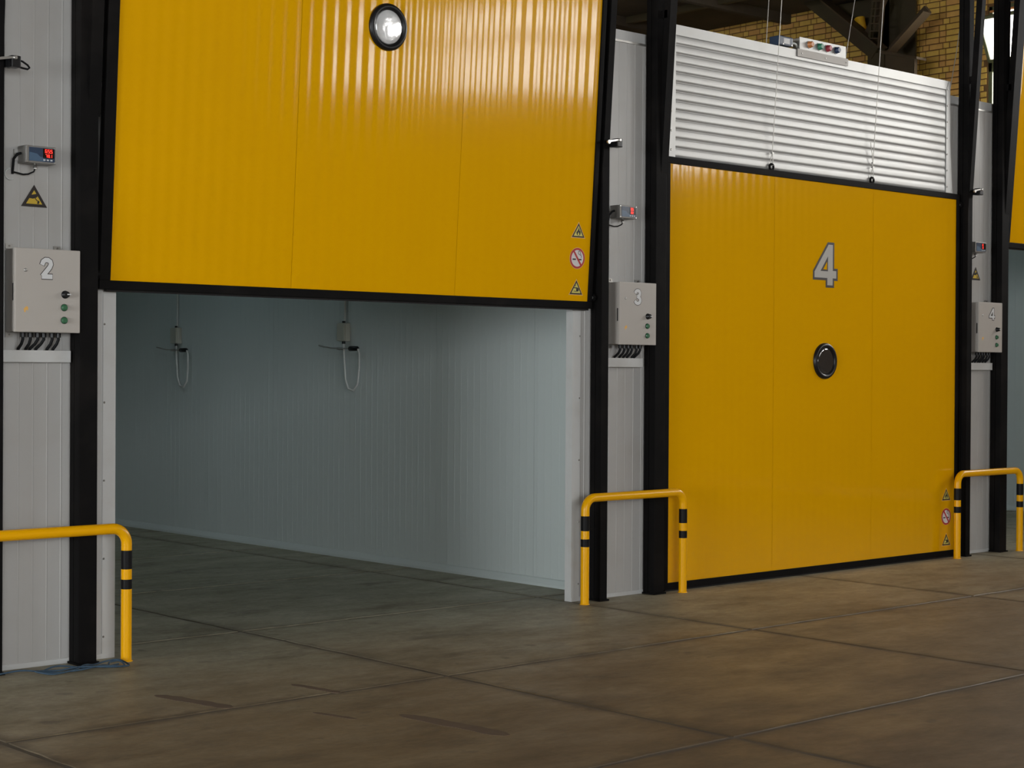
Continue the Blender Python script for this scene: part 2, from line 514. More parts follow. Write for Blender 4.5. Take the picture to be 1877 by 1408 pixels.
def brick_mesh(length, mk):
    mb = MB()
    a, h = (length - 0.012) / 2, (BH - 0.013) / 2
    e = 0.004
    vs = [(0, -a + e, -h + e), (0, a - e, -h + e), (0, a - e, h - e), (0, -a + e, h - e), (0.006, -a, -h), (0.006, a, -h), (0.006, a, h), (0.006, -a, h), (0.05, -a, -h), (0.05, a, -h), (0.05, a, h), (0.05, -a, h)]
    fs = [(3, 2, 1, 0)] + [(k, (k + 1) % 4, 4 + (k + 1) % 4, 4 + k) for k in range(4)] + [(4 + k, 4 + (k + 1) % 4, 8 + (k + 1) % 4, 8 + k) for k in range(4)]
    mb.add(vs, fs, mk)
    return mb


meshes = {(ln, c): brick_mesh(ln, 'brick%d' % c).mesh('brick') for ln in (BL, BHD) for c in range(5)}
rest = MB()
count = 0
cand = []
row = 0
z = 2.9
while z < ROOF_Z - 0.03:
    y = 0.2 - (0.1525 if row % 2 else 0.0) + (0.05 if row % 4 == 3 else 0)
    k = row
    while y < 9.2:
        ln = BL if k % 2 == 0 else BHD
        yc, zc = y + ln / 2, z + BH / 2
        inwin = any(a - ln / 2 < yc < b + ln / 2 for a, b in END_WINDOWS) and WIN_Z0 - BH / 2 < zc < WIN_Z1 + BH / 2
        if not inwin:
            cand.append((yc, zc, ln, random.choice((0, 0, 1, 1, 2, 3, 4))))
        y += ln
        k += 1
    z += BH
    row += 1


def top_of_front(px):      # image height above which the brick wall shows over the cold rooms
    if px < 1232: return -1
    if px < 1742: return 42 + (px - 1232) * 0.2216
    if px < 1757: return 185
    if px < 1818: return 200
    return -1


shown = []
for q in cand:
    px, py = project((END_X, q[0], q[1]))
    vis = -6 < py < top_of_front(px) + 6 and not (1765 < px < 1777) and py > 52 - (px - 1313) * 0.19 - 6
    vis = vis and not (1625 < px < 1672 and py < 125) and not (py < 90 - (1621 - px) * 0.81 and px < 1625)
    (shown if vis else []).append(q)
    if not vis: count += 1
shown = shown[:300]
ss = set(shown)
for q in cand:
    if q in ss:
        shared('brick', meshes[(q[2], q[3])], wr, (END_X + random.uniform(-0.002, 0.002), q[0], q[1]))
    else:
        b = brick_mesh(q[2], 'brick%d' % q[3])
        rest.add([(v[0] + END_X, v[1] + q[0], v[2] + q[1]) for v in b.v], b.f, 'brick%d' % q[3])
o = rest.build('brick_courses', wr)
o['kind'] = 'stuff'

# other hall walls
wb = MB()
prev = LEFT_X
for a, b in BACK_FILL_WINDOWS:
    wb.box((prev, BACK_Y - T, 0), (a, BACK_Y, ROOF_Z), 'wallplain')
    wb.box((a, BACK_Y - T, 0), (b, BACK_Y, BACK_Z0), 'wallplain')
    wb.box((a, BACK_Y - T, BACK_Z1), (b, BACK_Y, ROOF_Z), 'wallplain')
    prev = b
wb.box((prev, BACK_Y - T, 0), (END_X, BACK_Y, ROOF_Z), 'wallplain')
struct(wb.build('wall_back'), 'tan wall of the hall opposite the cold rooms', 'wall')
g = MB().box((LEFT_X - T, BACK_Y, 0), (LEFT_X, ADDED_GATE[0], ROOF_Z), 'wallplain').box((LEFT_X - T, ADDED_GATE[0], ADDED_GATE[2]), (LEFT_X, ADDED_GATE[1], ROOF_Z), 'wallplain')
g.box((LEFT_X - T, ADDED_GATE[1], 0), (LEFT_X, FAR_Y, WIN_Z0), 'wallplain').box((LEFT_X - T, ADDED_GATE[1], WIN_Z1), (LEFT_X, FAR_Y, ROOF_Z), 'wallplain')
prev = ADDED_GATE[1]
for a, b in ADDED_LEFT_WINDOWS + [(FAR_Y, FAR_Y)]:
    g.box((LEFT_X - T, prev, WIN_Z0), (LEFT_X, a, WIN_Z1), 'wallplain')
    prev = b
struct(MB().box((LEFT_X - 0.2, ADDED_GATE[0], 0), (LEFT_X - 0.1, ADDED_GATE[0] + 0.1, ADDED_GATE[2]), 'winframe').box((LEFT_X - 0.2, ADDED_GATE[1] - 0.1, 0), (LEFT_X - 0.1, ADDED_GATE[1], ADDED_GATE[2]), 'winframe').box((LEFT_X - 0.2, ADDED_GATE[0], ADDED_GATE[2] - 0.1), (LEFT_X - 0.1, ADDED_GATE[1], ADDED_GATE[2]), 'winframe').build('door_1'), 'frame of the added gate, unseen left of the camera, lighting the cold room', 'gate')
struct(g.build('wall_left'), 'tan wall at the far left of the hall', 'wall')
struct(MB().box((LEFT_X, FAR_Y, 0), (END_X, FAR_Y + T, ROOF_Z), 'wallplain').build('wall_far'), 'tan wall behind the cold rooms', 'wall')


# windows
def window(n, y0, y1, detailed, label):
    w = empty('window_%d' % n, (END_X + 0.045, (y0 + y1) / 2, WIN_Z0))
    hw = (y1 - y0) / 2
    H = WIN_Z1 - WIN_Z0
    f = 0.055
    tz = 5.50 - WIN_Z0
    uz = 6.03 - WIN_Z0
    for a, b in (((-0.03, -hw, 0), (0.03, -hw + f, H)), ((-0.03, hw - f, 0), (0.03, hw, H)), ((-0.03, -hw, 0), (0.03, hw, f)), ((-0.03, -hw, H - f), (0.03, hw, H)),
                 ((-0.03, -hw, tz - 0.12), (0.03, hw, tz)), ((-0.03, -hw, uz), (0.03, hw, uz + 0.07))):
        MB().box(a, b, 'winframe', 0.006).build('frame', w)
    for k in (-1, 1):
        MB().box((-0.02, k * hw / 3 - 0.02, f), (0.02, k * hw / 3 + 0.02, tz - 0.12), 'winframe').build('mullion', w)
    for k in range(3 if detailed else 0):
        a = -hw + f + k * (2 * hw / 3) - (0 if k == 0 else f - 0.02)
        MB().box((-0.003, max(a, -hw + f), f), (0.003, min(a + 2 * hw / 3 - 0.03, hw - f), tz - 0.12), 'glass').build('pane', w)
    if detailed: MB().box((-0.003, -hw + f, uz + 0.07), (0.003, hw - f, H - f), 'glass').build('pane', w)
    MB().box((-0.045, -hw + 0.02, H - 0.075), (-0.03, hw - 0.02, H - 0.05), 'orange').build('timber_bead', w)
    # bottom-hung leaf, tilted into the hall
    tilt = R(-29 if detailed else 0)
    lf = empty('tilting_leaf', (-0.035, 0, tz), (0, tilt, 0))
    lf.parent = w
    lh = (uz - tz) * (1.14 if detailed else 1.0)
    g = MB()
    for a, b in (((-0.02, -hw + 0.01, 0), (0.015, -hw + 0.05, lh)), ((-0.02, hw - 0.05, 0), (0.015, hw - 0.01, lh)), ((-0.02, -hw + 0.01, 0), (0.015, hw - 0.01, 0.04)), ((-0.02, -hw + 0.01, lh - 0.04), (0.015, hw - 0.01, lh))):
        g.box(a, b, 'winframe')
    g.build('leaf_frame', lf)
    if detailed: MB().box((-0.003, -hw + 0.05, 0.04), (0.003, hw - 0.05, lh - 0.04), 'dusty').build('pane', lf)
    struct(w, label, 'window')


window(1, *END_WINDOWS[0], True, 'bright steel window with a tilted leaf in the brick end wall')
for i, (a, b) in enumerate(END_WINDOWS[1:]):
    window(2 + i, a, b, False, 'steel window in the brick end wall beyond the frame')
for i, (a, b) in enumerate(BACK_FILL_WINDOWS):
    g = MB()
    z0, z1 = BACK_Z0, BACK_Z1
    y = BACK_Y - 0.1
    for p0, p1 in (((a, y, z0), (a + 0.05, y + 0.05, z1)), ((b - 0.05, y, z0), (b, y + 0.05, z1)), ((a, y, z0), (b, y + 0.05, z0 + 0.05)), ((a, y, z1 - 0.05), (b, y + 0.05, z1)), ((a, y, 5.4), (b, y + 0.05, 5.46)), (((a + b) / 2 - 0.03, y, z0), ((a + b) / 2 + 0.03, y + 0.05, z1))):
        g.box(p0, p1, 'winframe')
    w = g.build('window_%d' % (10 + i))
    struct(w, 'tall steel window added unseen behind the camera for fill light', 'window')

# ------------------------------------------------------------------ cold rooms: piers, lintels, inner walls
OPEN_L, OPEN_R = 4.640, 8.155           # opening of room 3; the others follow at the pitch
PIER_TOP = 4.02
PT = 0.06


def pier(name, x0, x1, label, bead0):
    root = empty(name, ((x0 + x1) / 2, 0, 0))
    ox = (x0 + x1) / 2
    a, b = x0 - ox, x1 - ox
    g = MB()
    ribbed(g, a, b, 0.028, 3.935, 'pier', 0.0, PT, bead_profile(a, b, bead0 - ox, 0.0815, 0.0045, 0.0016), smooth=False)
    g.build('panel', root)
    MB().box((a, -0.006, 0), (b, PT, 0.028), 'trimw').build('base_strip', root)
    g = MB().box((a, 0.012, 3.935), (b, PT, PIER_TOP), 'trimw')
    g.box((a, -0.010, 3.930), (b, 0.012, 3.945), 'grey_metal')
    g.build('cap_strip', root)
    for s, e in ((-1, a), (1, b)):
        # folded corner trims round the opening edges
        g = MB()
        g.box((min(e, e - s * 0.075), -0.004, 0.0), (max(e, e - s * 0.075), 0.0, 3.1), 'trimw')
        g.box((min(e, e + s * 0.003), -0.004, 0.0), (max(e, e + s * 0.003), PT, 3.1), 'trimw')
        g.build('corner_trim', root)
        for z in [0.12, 0.55, 0.98, 1.41, 1.84]:
            MB().lathe([(0.0065, 0), (0.005, 0.003)], 'fixing', (e - s * 0.066, -0.004, z), '-y', 8).build('screw', root)
    for q in (0.25, 0.75):
        MB().lathe([(0.007, 0), (0.005, 0.004)], 'fixing', (a + (b - a) * q, -0.006, 0.016), '-y', 8).build('screw', root)
    struct(root, label, 'wall')
    return root


pier('wall_front', OPEN_R - PIT, OPEN_L, 'white ribbed panel pier carrying control box 2', 4.155)
pier('wall_front', OPEN_R, OPEN_L + PIT, 'white ribbed panel pier carrying control box 3', 8.60)
pier('wall_front', OPEN_R + PIT, OPEN_L + 2 * PIT, 'white ribbed panel pier carrying control box 4', 13.10)
pier('wall_front', OPEN_R + 2 * PIT, END_X, 'white ribbed panel pier at the brick end wall', 17.6)
g = MB().box((LEFT_X, 0, 0), (OPEN_R - PIT - 0.02, PT, PIER_TOP), 'pier')
struct(g.build('wall_front'), 'white panel front of the cold rooms left of the view', 'wall')
for k in range(3):
    g = MB().box((OPEN_L + k * PIT + 0.002, 0.0, 3.0), (OPEN_R + k * PIT - 0.002, PT, PIER_TOP), 'pier')
    struct(g.build('trim_%d' % (k + 1)), 'white lintel panel over opening %d, behind its overhead door' % (k + 3), 'lintel')

ROOM_D = 8.8
SIDE = 8.605
pm = None
for k in (0, 1, 2):
    # right hand wall of each room, built of tongue and groove panels 1.15 m wide
    xs = SIDE + k * PIT
    if k == 1: vis_n = 8
    w = MB().box((xs + 0.004, PT, 0), (xs + 0.09, ROOM_D, 3.93), 'chamber').build('wall_chamber_%d' % (k + 3))
    struct(w, 'pale grey-blue panelled side wall inside cold room %d' % (k + 3), 'wall')
    edges = [6.62 + 1.15 * q for q in range(-6, 3)]
    edges = [PT] + [e for e in edges if PT + 0.1 < e < ROOM_D - 0.1] + [ROOM_D]
    for a, b in zip(edges[:-1], edges[1:]):
        g = MB()
        vs, fs = [], []
        prof = bead_profile(a + 0.0012, b - 0.0012, a, 0.077, 0.008, 0.0010)
        for q, hgt in prof:
            vs += [(xs - hgt, q, 0.0), (xs - hgt, q, 3.92)]
        for i in range(len(prof) - 1):
            fs.append((2 * i, 2 * i + 1, 2 * i + 3, 2 * i + 2))
        g.add(vs, fs, 'chamber', False)
        g.box((xs + 0.001, a + 0.0012, 0), (xs + 0.004, b - 0.0012, 3.92), 'chamber')
        g.build('panel', w)
    g = MB().prism([(0, 0), (-0.03, 0), (-0.03, 0.02), (-0.008, 0.055), (0, 0.06)], 'chamber', lambda a, b, t: (xs - 0.002 + a, t, b), PT, ROOM_D)
    struct(g.build('baseboard_%d' % (k + 3)), 'white cove strip at the foot of the wall in cold room %d' % (k + 3), 'baseboard')
struct(MB().box((SIDE - PIT + 0.092, ROOM_D, 0), (END_X, ROOM_D + 0.1, 3.93), 'chamber').build('wall_chamber_back'), 'pale panel wall at the back of the cold rooms', 'wall')
struct(MB().box((SIDE - PIT, PT, 0), (SIDE - PIT + 0.09, ROOM_D, 3.93), 'chamber').build('wall_chamber_left'), 'pale panel wall on the hidden left side of cold room 3', 'wall')
struct(MB().box((SIDE - PIT, 0.0605, 3.93), (END_X, ROOM_D + 0.1, 4.0), 'chamber').build('ceiling_chamber'), 'pale panel ceiling over the cold rooms', 'ceiling')

# added strip lamps, out of view, to brighten the dark cold rooms
def added_strip_lamp(x, y, power, label):
    l_ = empty('added_strip_lamp', (x, y, 3.93))
    MB().box((-0.08, -0.65, -0.05), (0.08, 0.65, 0.0), 'trimw', 0.006).build('housing', l_)
    MB().box((-0.065, -0.63, -0.075), (0.065, 0.63, -0.05), 'tubelight', 0.01).build('diffuser', l_)
    tag(l_, label, 'lamp', 'added strip lamps in the cold rooms')


added_strip_lamp(6.6, 4.6, 0, 'added cool white strip lamp, unseen, brightening the open cold room')
added_strip_lamp(6.6 + 2 * PIT, 3.4, 0, 'added cool white strip lamp, unseen, brightening the rightmost cold room')

# ------------------------------------------------------------------ steel roof truss against the end wall
tx = 18.3
tr_ = empty('roof_truss', (tx, 4.8, 0))


def tp(pts, mk, name, x0, x1, label=None):
    g = MB().prism([(a - 4.8, b) for a, b in pts], mk, lambda a, b, t: (t - tx, a, b), x0, x1)
    g.build(name, tr_, label)


def bar(a, b, w, mk, name, x0, x1, label=None):
    d = Vector((b[0] - a[0], b[1] - a[1])).normalized() * (w / 2)
    n = (-d.y, d.x)
    tp([(a[0] + n[0], a[1] + n[1]), (a[0] - n[0], a[1] - n[1]), (b[0] - n[0], b[1] - n[1]), (b[0] + n[0], b[1] + n[1])], mk, name, x0, x1, label)


tp([(4.67, 0), (4.93, 0), (4.93, 5.75), (4.67, 5.75)], 'truss', 'column', 18.26, 18.46)
bar((4.80, 5.76), (5.90, 6.64), 0.20, 'truss', 'lower_chord', 18.24, 18.40)
bar((4.735, 5.83), (5.84, 6.72), 0.02, 'truss2', 'chord_flange', 18.16, 18.42)
bar((4.72, 5.80), (4.665, 6.56), 0.035, 'truss2', 'lattice_leg', 18.20, 18.26)
bar((4.87, 5.90), (4.80, 6.56), 0.035, 'truss', 'lattice_leg', 18.20, 18.26)
for q in range(7):
    zz = 5.92 + q * 0.095
    bar((4.70 - q * 0.006, zz), (4.86 - q * 0.008, zz + 0.02), 0.012, 'truss2', 'batten', 18.19, 18.21)
bar((4.60, 5.77), (4.06, 6.22), 0.11, 'truss2', 'diagonal', 18.30, 18.36)
bar((4.57, 5.73), (4.03, 6.17), 0.018, 'truss2', 'diagonal_flange', 18.18, 18.36)
bar((5.02, 6.02), (4.74, 6.50), 0.09, 'truss2', 'diagonal', 18.34, 18.40)
tp([(4.68, 5.76), (4.10, 5.60), (4.10, 5.57), (4.68, 5.72)], 'truss2', 'beam_flange', 18.15, 18.36)
tp([(4.67, 5.72), (4.22, 5.60), (4.22, 3.95), (4.67, 3.95)], 'truss2', 'beam_web', 18.28, 18.34)
tp([(4.95, 6.56), (4.43, 6.56), (4.43, 5.55), (4.95, 5.76)], 'truss', 'gusset_plate', 18.60, 18.63)
tp([(5.80, 6.56), (4.84, 6.56), (4.84, 5.86), (4.90, 5.86)], 'truss', 'gusset_plate', 18.60, 18.63)
tag(tr_, 'dark olive steel column and truss against the yellow brick wall', 'truss')

yp = empty('yellow_pipe', (18.49, 5.19, 6.10), (R(-12), 0, 0))
MB().lathe([(0.066, 0), (0.068, 0.004), (0.068, 0.19), (0.072, 0.192), (0.072, 0.205), (0.06, 0.212)], 'pipe', (0, 0, 0), 'z', 24).build('pipe', yp)
MB().box((0.0, -0.02, 0.03), (0.205, 0.02, 0.07), 'truss').build('bracket', yp)
tag(yp, 'short bright yellow pipe stub behind the steel truss', 'pipe')


# ------------------------------------------------------------------ door guides
SLOPE = 0.068


def guide(name, x0, x1, side, label):
    """upright post with an outward leaning guide bar branching from it"""
    g = empty(name, ((x0 + x1) / 2, 0, 0))
    h = (x1 - x0) / 2
    d = 0.118
    t = 0.008
    c = MB()
    # two back to back channels: a shadow groove runs up the side
    c.box((-h, -d * 0.48, 0), (h, -0.0125, 6.55), 'black', 0.004)
    c.build('column', g)
    c = MB()
    c.box((-h, -d, 0), (h, -d * 0.52, 6.55), 'black', 0.004)
    c.build('guide_channel', g)
    # leaning guide bar on the door side
    z0, z1 = 2.96, 6.45
    w = 0.029
    y0 = -d + w + 0.004
    y1 = y0 - SLOPE * (z1 - z0)
    b = MB()
    xa, xb = (h - 0.058, h + 0.012) if side > 0 else (-h + 0.004, h - 0.012)
    vs = [(xx, y + sy * w, z) for z, y in ((z0, y0), (z1, y1)) for sy in (-1, 1) for xx in (xa, xb)]
    b.add(vs, [(0, 2, 3, 1), (4, 5, 7, 6), (0, 1, 5, 4), (2, 6, 7, 3), (0, 4, 6, 2), (1, 3, 7, 5)], 'black')
    b.build('leaning_bar', g)
    for z in (4.15, 4.95, 5.6, 6.3):
        yy = y0 - SLOPE * (z - z0)
        MB().box((max(-h * 0.7, xa), yy, z - 0.028), (min(h * 0.7, xb), -0.06, z + 0.028), 'black').build('tie_plate', g)
    MB().box((-h - 0.01, -d - 0.012, 0), (h + 0.01, -0.0125, 0.012), 'black').build('base_plate', g)
    tag(g, label, 'post', 'black steel door guides')
    return g


RG, LG = (8.320, 8.390), (8.864, 8.972)
guide('door_guide', RG[0] - PIT + 0.032, RG[1] - PIT + 0.042, -1, 'black steel guide post at the left edge of the picture')
guide('door_guide', LG[0] - PIT, LG[1] - PIT, 1, 'black steel guide post just right of control box 2')
guide('door_guide', *RG, -1, 'black steel guide post on the right of the half raised door')
guide('door_guide', *LG, 1, 'black steel guide post on the left of door number 4')
guide('door_guide', RG[0] + PIT, RG[1] + PIT, -1, 'black steel guide post on the right of door number 4')
guide('door_guide', LG[0] + PIT, LG[1] + PIT, 1, 'black steel guide post right of control box 4')


# ------------------------------------------------------------------ signs (flat print, built as thin layers)
def tri(cx, cz, w, h, inset=0.0):
    # isosceles triangle inset by a constant distance
    L_ = math.hypot(w / 2, h)
    r = w * h / (w + 2 * L_)
    k = (r - inset) / r
    ic = (0, r)                     # incentre above the base
    pts = [(-w / 2, 0), (w / 2, 0), (0, h)]
    return [(cx + ic[0] + (a - ic[0]) * k, cz - h / 2 + ic[1] + (b - ic[1]) * k) for a, b in pts]


def disc(cx, cz, r, n=28):
    return [(cx + r * math.cos(2 * math.pi * i / n), cz + r * math.sin(2 * math.pi * i / n)) for i in range(n)]


def flat(mb, pts, mk, y):
    mb.add([(a, y, b) for a, b in pts], [tuple(range(len(pts)))], mk)


def layer(mb, pts, mk, lev, base=0.0):
    mb.prism(pts, mk, lambda a, b, t: (a, t, b), base - 0.0004 * lev, base - 0.0004 * (lev + 1))


def stroke(mb, pts, w, mk, lev, closed=False):
    n = len(pts)
    for i in range(n if closed else n - 1):
        a, b = Vector(pts[i]), Vector(pts[(i + 1) % n])
        d = (b - a).normalized()
        nn = Vector((-d.y, d.x)) * (w / 2)
        a2, b2 = a - d * w * 0.3, b + d * w * 0.3
        layer(mb, [tuple(a2 - nn), tuple(b2 - nn), tuple(b2 + nn), tuple(a2 + nn)], mk, lev)


def sign_tri(kind, w, h, edge='signo', face='signp'):
    mb = MB()
    layer(mb, tri(0, 0, w, h), edge, 0)
    layer(mb, tri(0, 0, w, h, w * 0.035), 'dark', 1)
    layer(mb, tri(0, 0, w, h, w * 0.105), face, 2)
    s = w / 0.135
    if kind == 'flame':
        pts = [(-0.019, -0.016), (-0.014, -0.030), (-0.004, -0.036), (0.008, -0.036), (0.018, -0.028), (0.021, -0.014), (0.016, 0.0), (0.010, -0.006), (0.008, 0.008), (-0.001, 0.022), (-0.002, 0.006), (-0.010, -0.004), (-0.013, -0.012), (-0.017, -0.006)]
        layer(mb, [(a * s, (b - 0.002) * s) for a, b in pts], 'dark', 3)
        layer(mb, [(a * s, (b - 0.002) * s) for a, b in [(-0.006, -0.034), (0.006, -0.034), (0.008, -0.026), (0.003, -0.017), (0.0, -0.012), (-0.006, -0.022)]], face, 4)
    elif kind == 'hand':
        layer(mb, [(0.012 * s + a * s, b * s - 0.018 * s) for a, b in disc(0, 0, 0.013, 16)], 'dark', 3)
        layer(mb, [(a * s, b * s) for a, b in [(-0.026, -0.008), (0.002, -0.010), (0.014, -0.006), (0.012, -0.002), (-0.026, -0.003)]], 'dark', 3)
        layer(mb, [(a * s, b * s) for a, b in [(-0.026, -0.030), (0.004, -0.032), (0.004, -0.027), (-0.020, -0.026)]], 'dark', 3)
        layer(mb, [(a * s, b * s) for a, b in [(-0.010, 0.004), (-0.005, 0.004), (-0.005, 0.014), (-0.010, 0.012)]], 'dark', 3)
    elif kind == 'camera':
        layer(mb, [(a * s, b * s) for a, b in [(-0.030, -0.004), (-0.024, -0.012), (-0.006, -0.014), (0.012, -0.008), (0.020, 0.002), (0.012, 0.010), (-0.018, 0.004)]], 'dark', 3)
        stroke(mb, [(0.004 * s, -0.010 * s), (0.014 * s, -0.022 * s), (0.022 * s, -0.026 * s)], 0.004 * s, 'dark', 3)
        layer(mb, [(a * s, b * s) for a, b in [(0.014, -0.036), (0.024, -0.038), (0.028, -0.026), (0.020, -0.020)]], 'dark', 3)
    return mb


def sign_smoke(r):
    mb = MB()
    layer(mb, disc(0, 0, r, 36), 'signo', 0)
    layer(mb, disc(0, 0, r * 0.955, 36), 'signr', 1)
    layer(mb, disc(0, 0, r * 0.77, 36), 'signw', 2)
    s = r / 0.075
    layer(mb, [(a * s, b * s) for a, b in [(-0.046, -0.013), (-0.014, -0.013), (-0.014, -0.003), (-0.046, -0.003)]], 'dark', 3)
    layer(mb, [(a * s, b * s) for a, b in [(0.0, -0.013), (0.040, -0.013), (0.040, -0.003), (0.0, -0.003)]], 'dark', 3)
    pts = [(0.036, 0.004), (0.038, 0.018), (0.026, 0.024), (0.014, 0.028), (0.006, 0.036), (0.008, 0.048), (0.018, 0.052), (0.026, 0.044), (0.024, 0.036), (0.034, 0.028)]
    stroke(mb, [(a * s, b * s) for a, b in pts], 0.004 * s, 'dark', 3)
    q = r * 0.82
    a = math.radians(128)
    stroke(mb, [(q * math.cos(a), q * math.sin(a)), (-q * math.cos(a), -q * math.sin(a))], r * 0.19, 'signr', 5)
    return mb


flame_me = sign_tri('flame', 0.138, 0.112).mesh('flame_sign')
hand_me = sign_tri('hand', 0.138, 0.112).mesh('crush_sign')
smoke_me = sign_smoke(0.074).mesh('no_smoking_sign')
cctv_me = sign_tri('camera', 0.150, 0.118, 'dark', 'signy').mesh('cctv_sign')

# ------------------------------------------------------------------ overhead doors
DW, DH = 3.741, 3.156
FB, FT, FS = 0.062, 0.048, 0.036
DT = 0.040
big4_out = [(0.118, 0.328), (0.062, 0.328), (-0.118, 0.105), (-0.118, 0.058), (0.048, 0.058), (0.048, 0.0), (0.118, 0.0), (0.118, 0.058), (0.165, 0.058), (0.165, 0.118), (0.118, 0.118)]


def grow(pts, d):
    n = len(pts)
    out = []
    for i in range(n):
        p0, p1, p2 = Vector(pts[i - 1]), Vector(pts[i]), Vector(pts[(i + 1) % n])
        a, b = (p1 - p0).normalized(), (p2 - p1).normalized()
        na, nb = Vector((a.y, -a.x)), Vector((b.y, -b.x))
        k = (na + nb)
        k = k / max(0.35, 1 + na.dot(nb))
        q = p1 + k * d
        out.append((q.x, q.y))
    return out


def numeral4(name, parent, x, z, s, mk, y):
    ccw = [(a * s, b * s) for a, b in big4_out]
    area = sum(ccw[i - 1][0] * ccw[i][1] - ccw[i][0] * ccw[i - 1][1] for i in range(len(ccw)))
    if area < 0: ccw = ccw[::-1]
    g = MB()
    g.prism(grow(ccw, 0.019 * s), 'dark', lambda a, b, t: (x + a, t, z + b), y, y - 0.0008)
    g.prism(ccw, mk, lambda a, b, t: (x + a, t, z + b), y - 0.0008, y - 0.0016)
    hole = [(a * s, b * s) for a, b in [(-0.042, 0.112), (0.054, 0.112), (0.054, 0.232)]]
    g.prism(hole, 'dark', lambda a, b, t: (x + a, t, z + b), y - 0.0016, y - 0.0022)
    h2 = [(a * s, b * s) for a, b in [(-0.008, 0.126), (0.042, 0.126), (0.042, 0.190)]]
    if mk == 'digit4':
        g.prism(h2, 'yellow', lambda a, b, t: (x + a, t, z + b), y - 0.0022, y - 0.0026)
    return g.build(name, parent)


def door(left, raise_, lean, label, glass, number=None, signs=True, eyes=True, dent=0):
    d = empty('overhead_door', (left, -0.047, raise_), (lean, 0, 0))
    # three ribbed sandwich panels, seams as in the photograph
    seams = [FS, 1.231, 2.502, DW - FS]
    for a, b in zip(seams[:-1], seams[1:]):
        a2, b2 = a + 0.0012, b - 0.0012
        g = MB()
        ribbed(g, a2, b2, FB, DH - FT, 'yellow', 0.0, DT, sine_profile(a2, b2, 0.0895, 0.0010))
        g.build('panel', d)
    MB().box((-0.030, -0.012, 0.012), (DW, DT, FB), 'black', 0.004).build('bottom_rail', d)
    MB().box((0.02, 0.0, 0.0), (DW - 0.02, DT - 0.008, 0.012), 'rubber').build('rubber_seal', d)
    MB().box((-0.030, -0.012, DH - FT), (DW, DT, DH), 'black', 0.004).build('top_rail', d)
    for a, a2 in ((-0.030, FS), (DW - FS, DW)):
        MB().box((a, -0.012, FB), (a2, DT, DH - FT), 'black', 0.004).build('side_rail', d)
    for a, s in ((-0.030, -1), (DW, 1)):
        for z in (0.09, DH - 0.09):
            g = MB().tube([(a, -0.004, z), (a + s * 0.02, -0.004, z)], 0.010, 'grey_metal', 8)
            g.tube([(a + s * 0.006, -0.004, z), (a + s * 0.022, -0.004, z)], 0.026, 'black', 14)
            g.build('guide_roller', d)
    # porthole
    cx, cz = 1.866, 1.689
    g = MB().lathe([(0.144, -0.001), (0.144, 0.012), (0.138, 0.022), (0.124, 0.026), (0.112, 0.022), (0.104, 0.013), (0.101, 0.004)], 'rubber', (cx, 0, cz), '-y', 48)
    ph = g.build('porthole_gasket', d, 'glossy black rubber porthole ring')
    g = MB().lathe([(0.103, 0.003), (0.103, 0.0135), (0.098, 0.0165), (0.080, 0.018), (0.045, 0.0195), (0.01, 0.020)], glass, (cx, 0, cz), '-y', 40)
    g.build('porthole_pane', ph, 'round clear porthole pane')
    if number:
        numeral4('number', d, 1.846, 2.295, 0.99, 'digit4', -0.0016)['label'] = 'large grey numeral 4 with dark outline'
    if signs:
        shared('warning_sign', flame_me, d, (DW - 0.157, -0.0014, 0.549), label='yellow triangle sign with flame')
        shared('warning_sign', smoke_me, d, (DW - 0.155, -0.0014, 0.355), label='round red no smoking sign')
        shared('warning_sign', hand_me, d, (DW - 0.152, -0.0014, 0.158), label='yellow triangle sign with crushed hand')
    if eyes:
        for x in (1.198, 2.489):
            e = MB().tube([(x + 0.023 * math.cos(a), 0.006, DH + 0.024 + 0.023 * math.sin(a)) for a in [2 * math.pi * i / 18 for i in range(18)]], 0.009, 'black', 8, closed=True)
            e.box((x - 0.016, -0.006, DH - 0.004), (x + 0.016, 0.018, DH + 0.006), 'black')
            e.build('eyebolt', d)
    tag(d, label, 'door', 'yellow overhead doors')
    return d


door(9.0416 - PIT, 2.018, 0.063, 'half raised yellow overhead door over the open cold room', 'lens_lit')
door(9.0416, 0.0, 0.0, 'closed yellow overhead door marked with numeral 4', 'lens', number=4)
door(9.0416 + PIT, 2.722, 0.072, 'raised yellow overhead door cut off at the right edge', 'lens')

# ------------------------------------------------------------------ ribbed galvanised cladding over door 4
cl = empty('cladding_panel', (10.9, -0.02, 3.162))
x0, x1 = 8.99 - 10.9, 12.612 - 10.9
z0, z1 = 0.0, 0.893
prof = []
n = 13
ph_ = (z1 - z0) / n
for i in range(n):
    zz = z0 + i * ph_
    # each rib bellies out and tucks back under the next
    prof += [(zz, 0.0), (zz + 0.004, 0.0052), (zz + ph_ * 0.30, 0.0058), (zz + ph_ * 0.60, 0.0054), (zz + ph_ * 0.82, 0.0043), (zz + ph_ * 0.94, 0.0026)]
prof.append((z1, 0.0))
g = MB()
ribbed(g, x0, x1, z0, z1, 'silver', 0.0, 0.012, prof, horizontal=True)
g.build('ribbed_sheet', cl)
MB().box((x0, -0.008, z1 - 0.002), (x1 + 0.06, 0.014, z1 + 0.073), 'silver').build('top_strip', cl)
MB().box((x0 + 0.105, -0.0125, z0), (x0 + 0.165, -0.0085, z1 + 0.075), 'silver').build('edge_strip', cl, 'folded metal edge strip with rivets')
MB().box((x0 + 0.02, -0.0165, z0), (x0 + 0.108, -0.0125, z1 + 0.08), 'silver').build('edge_strip', cl, 'folded metal edge strip with rivets')
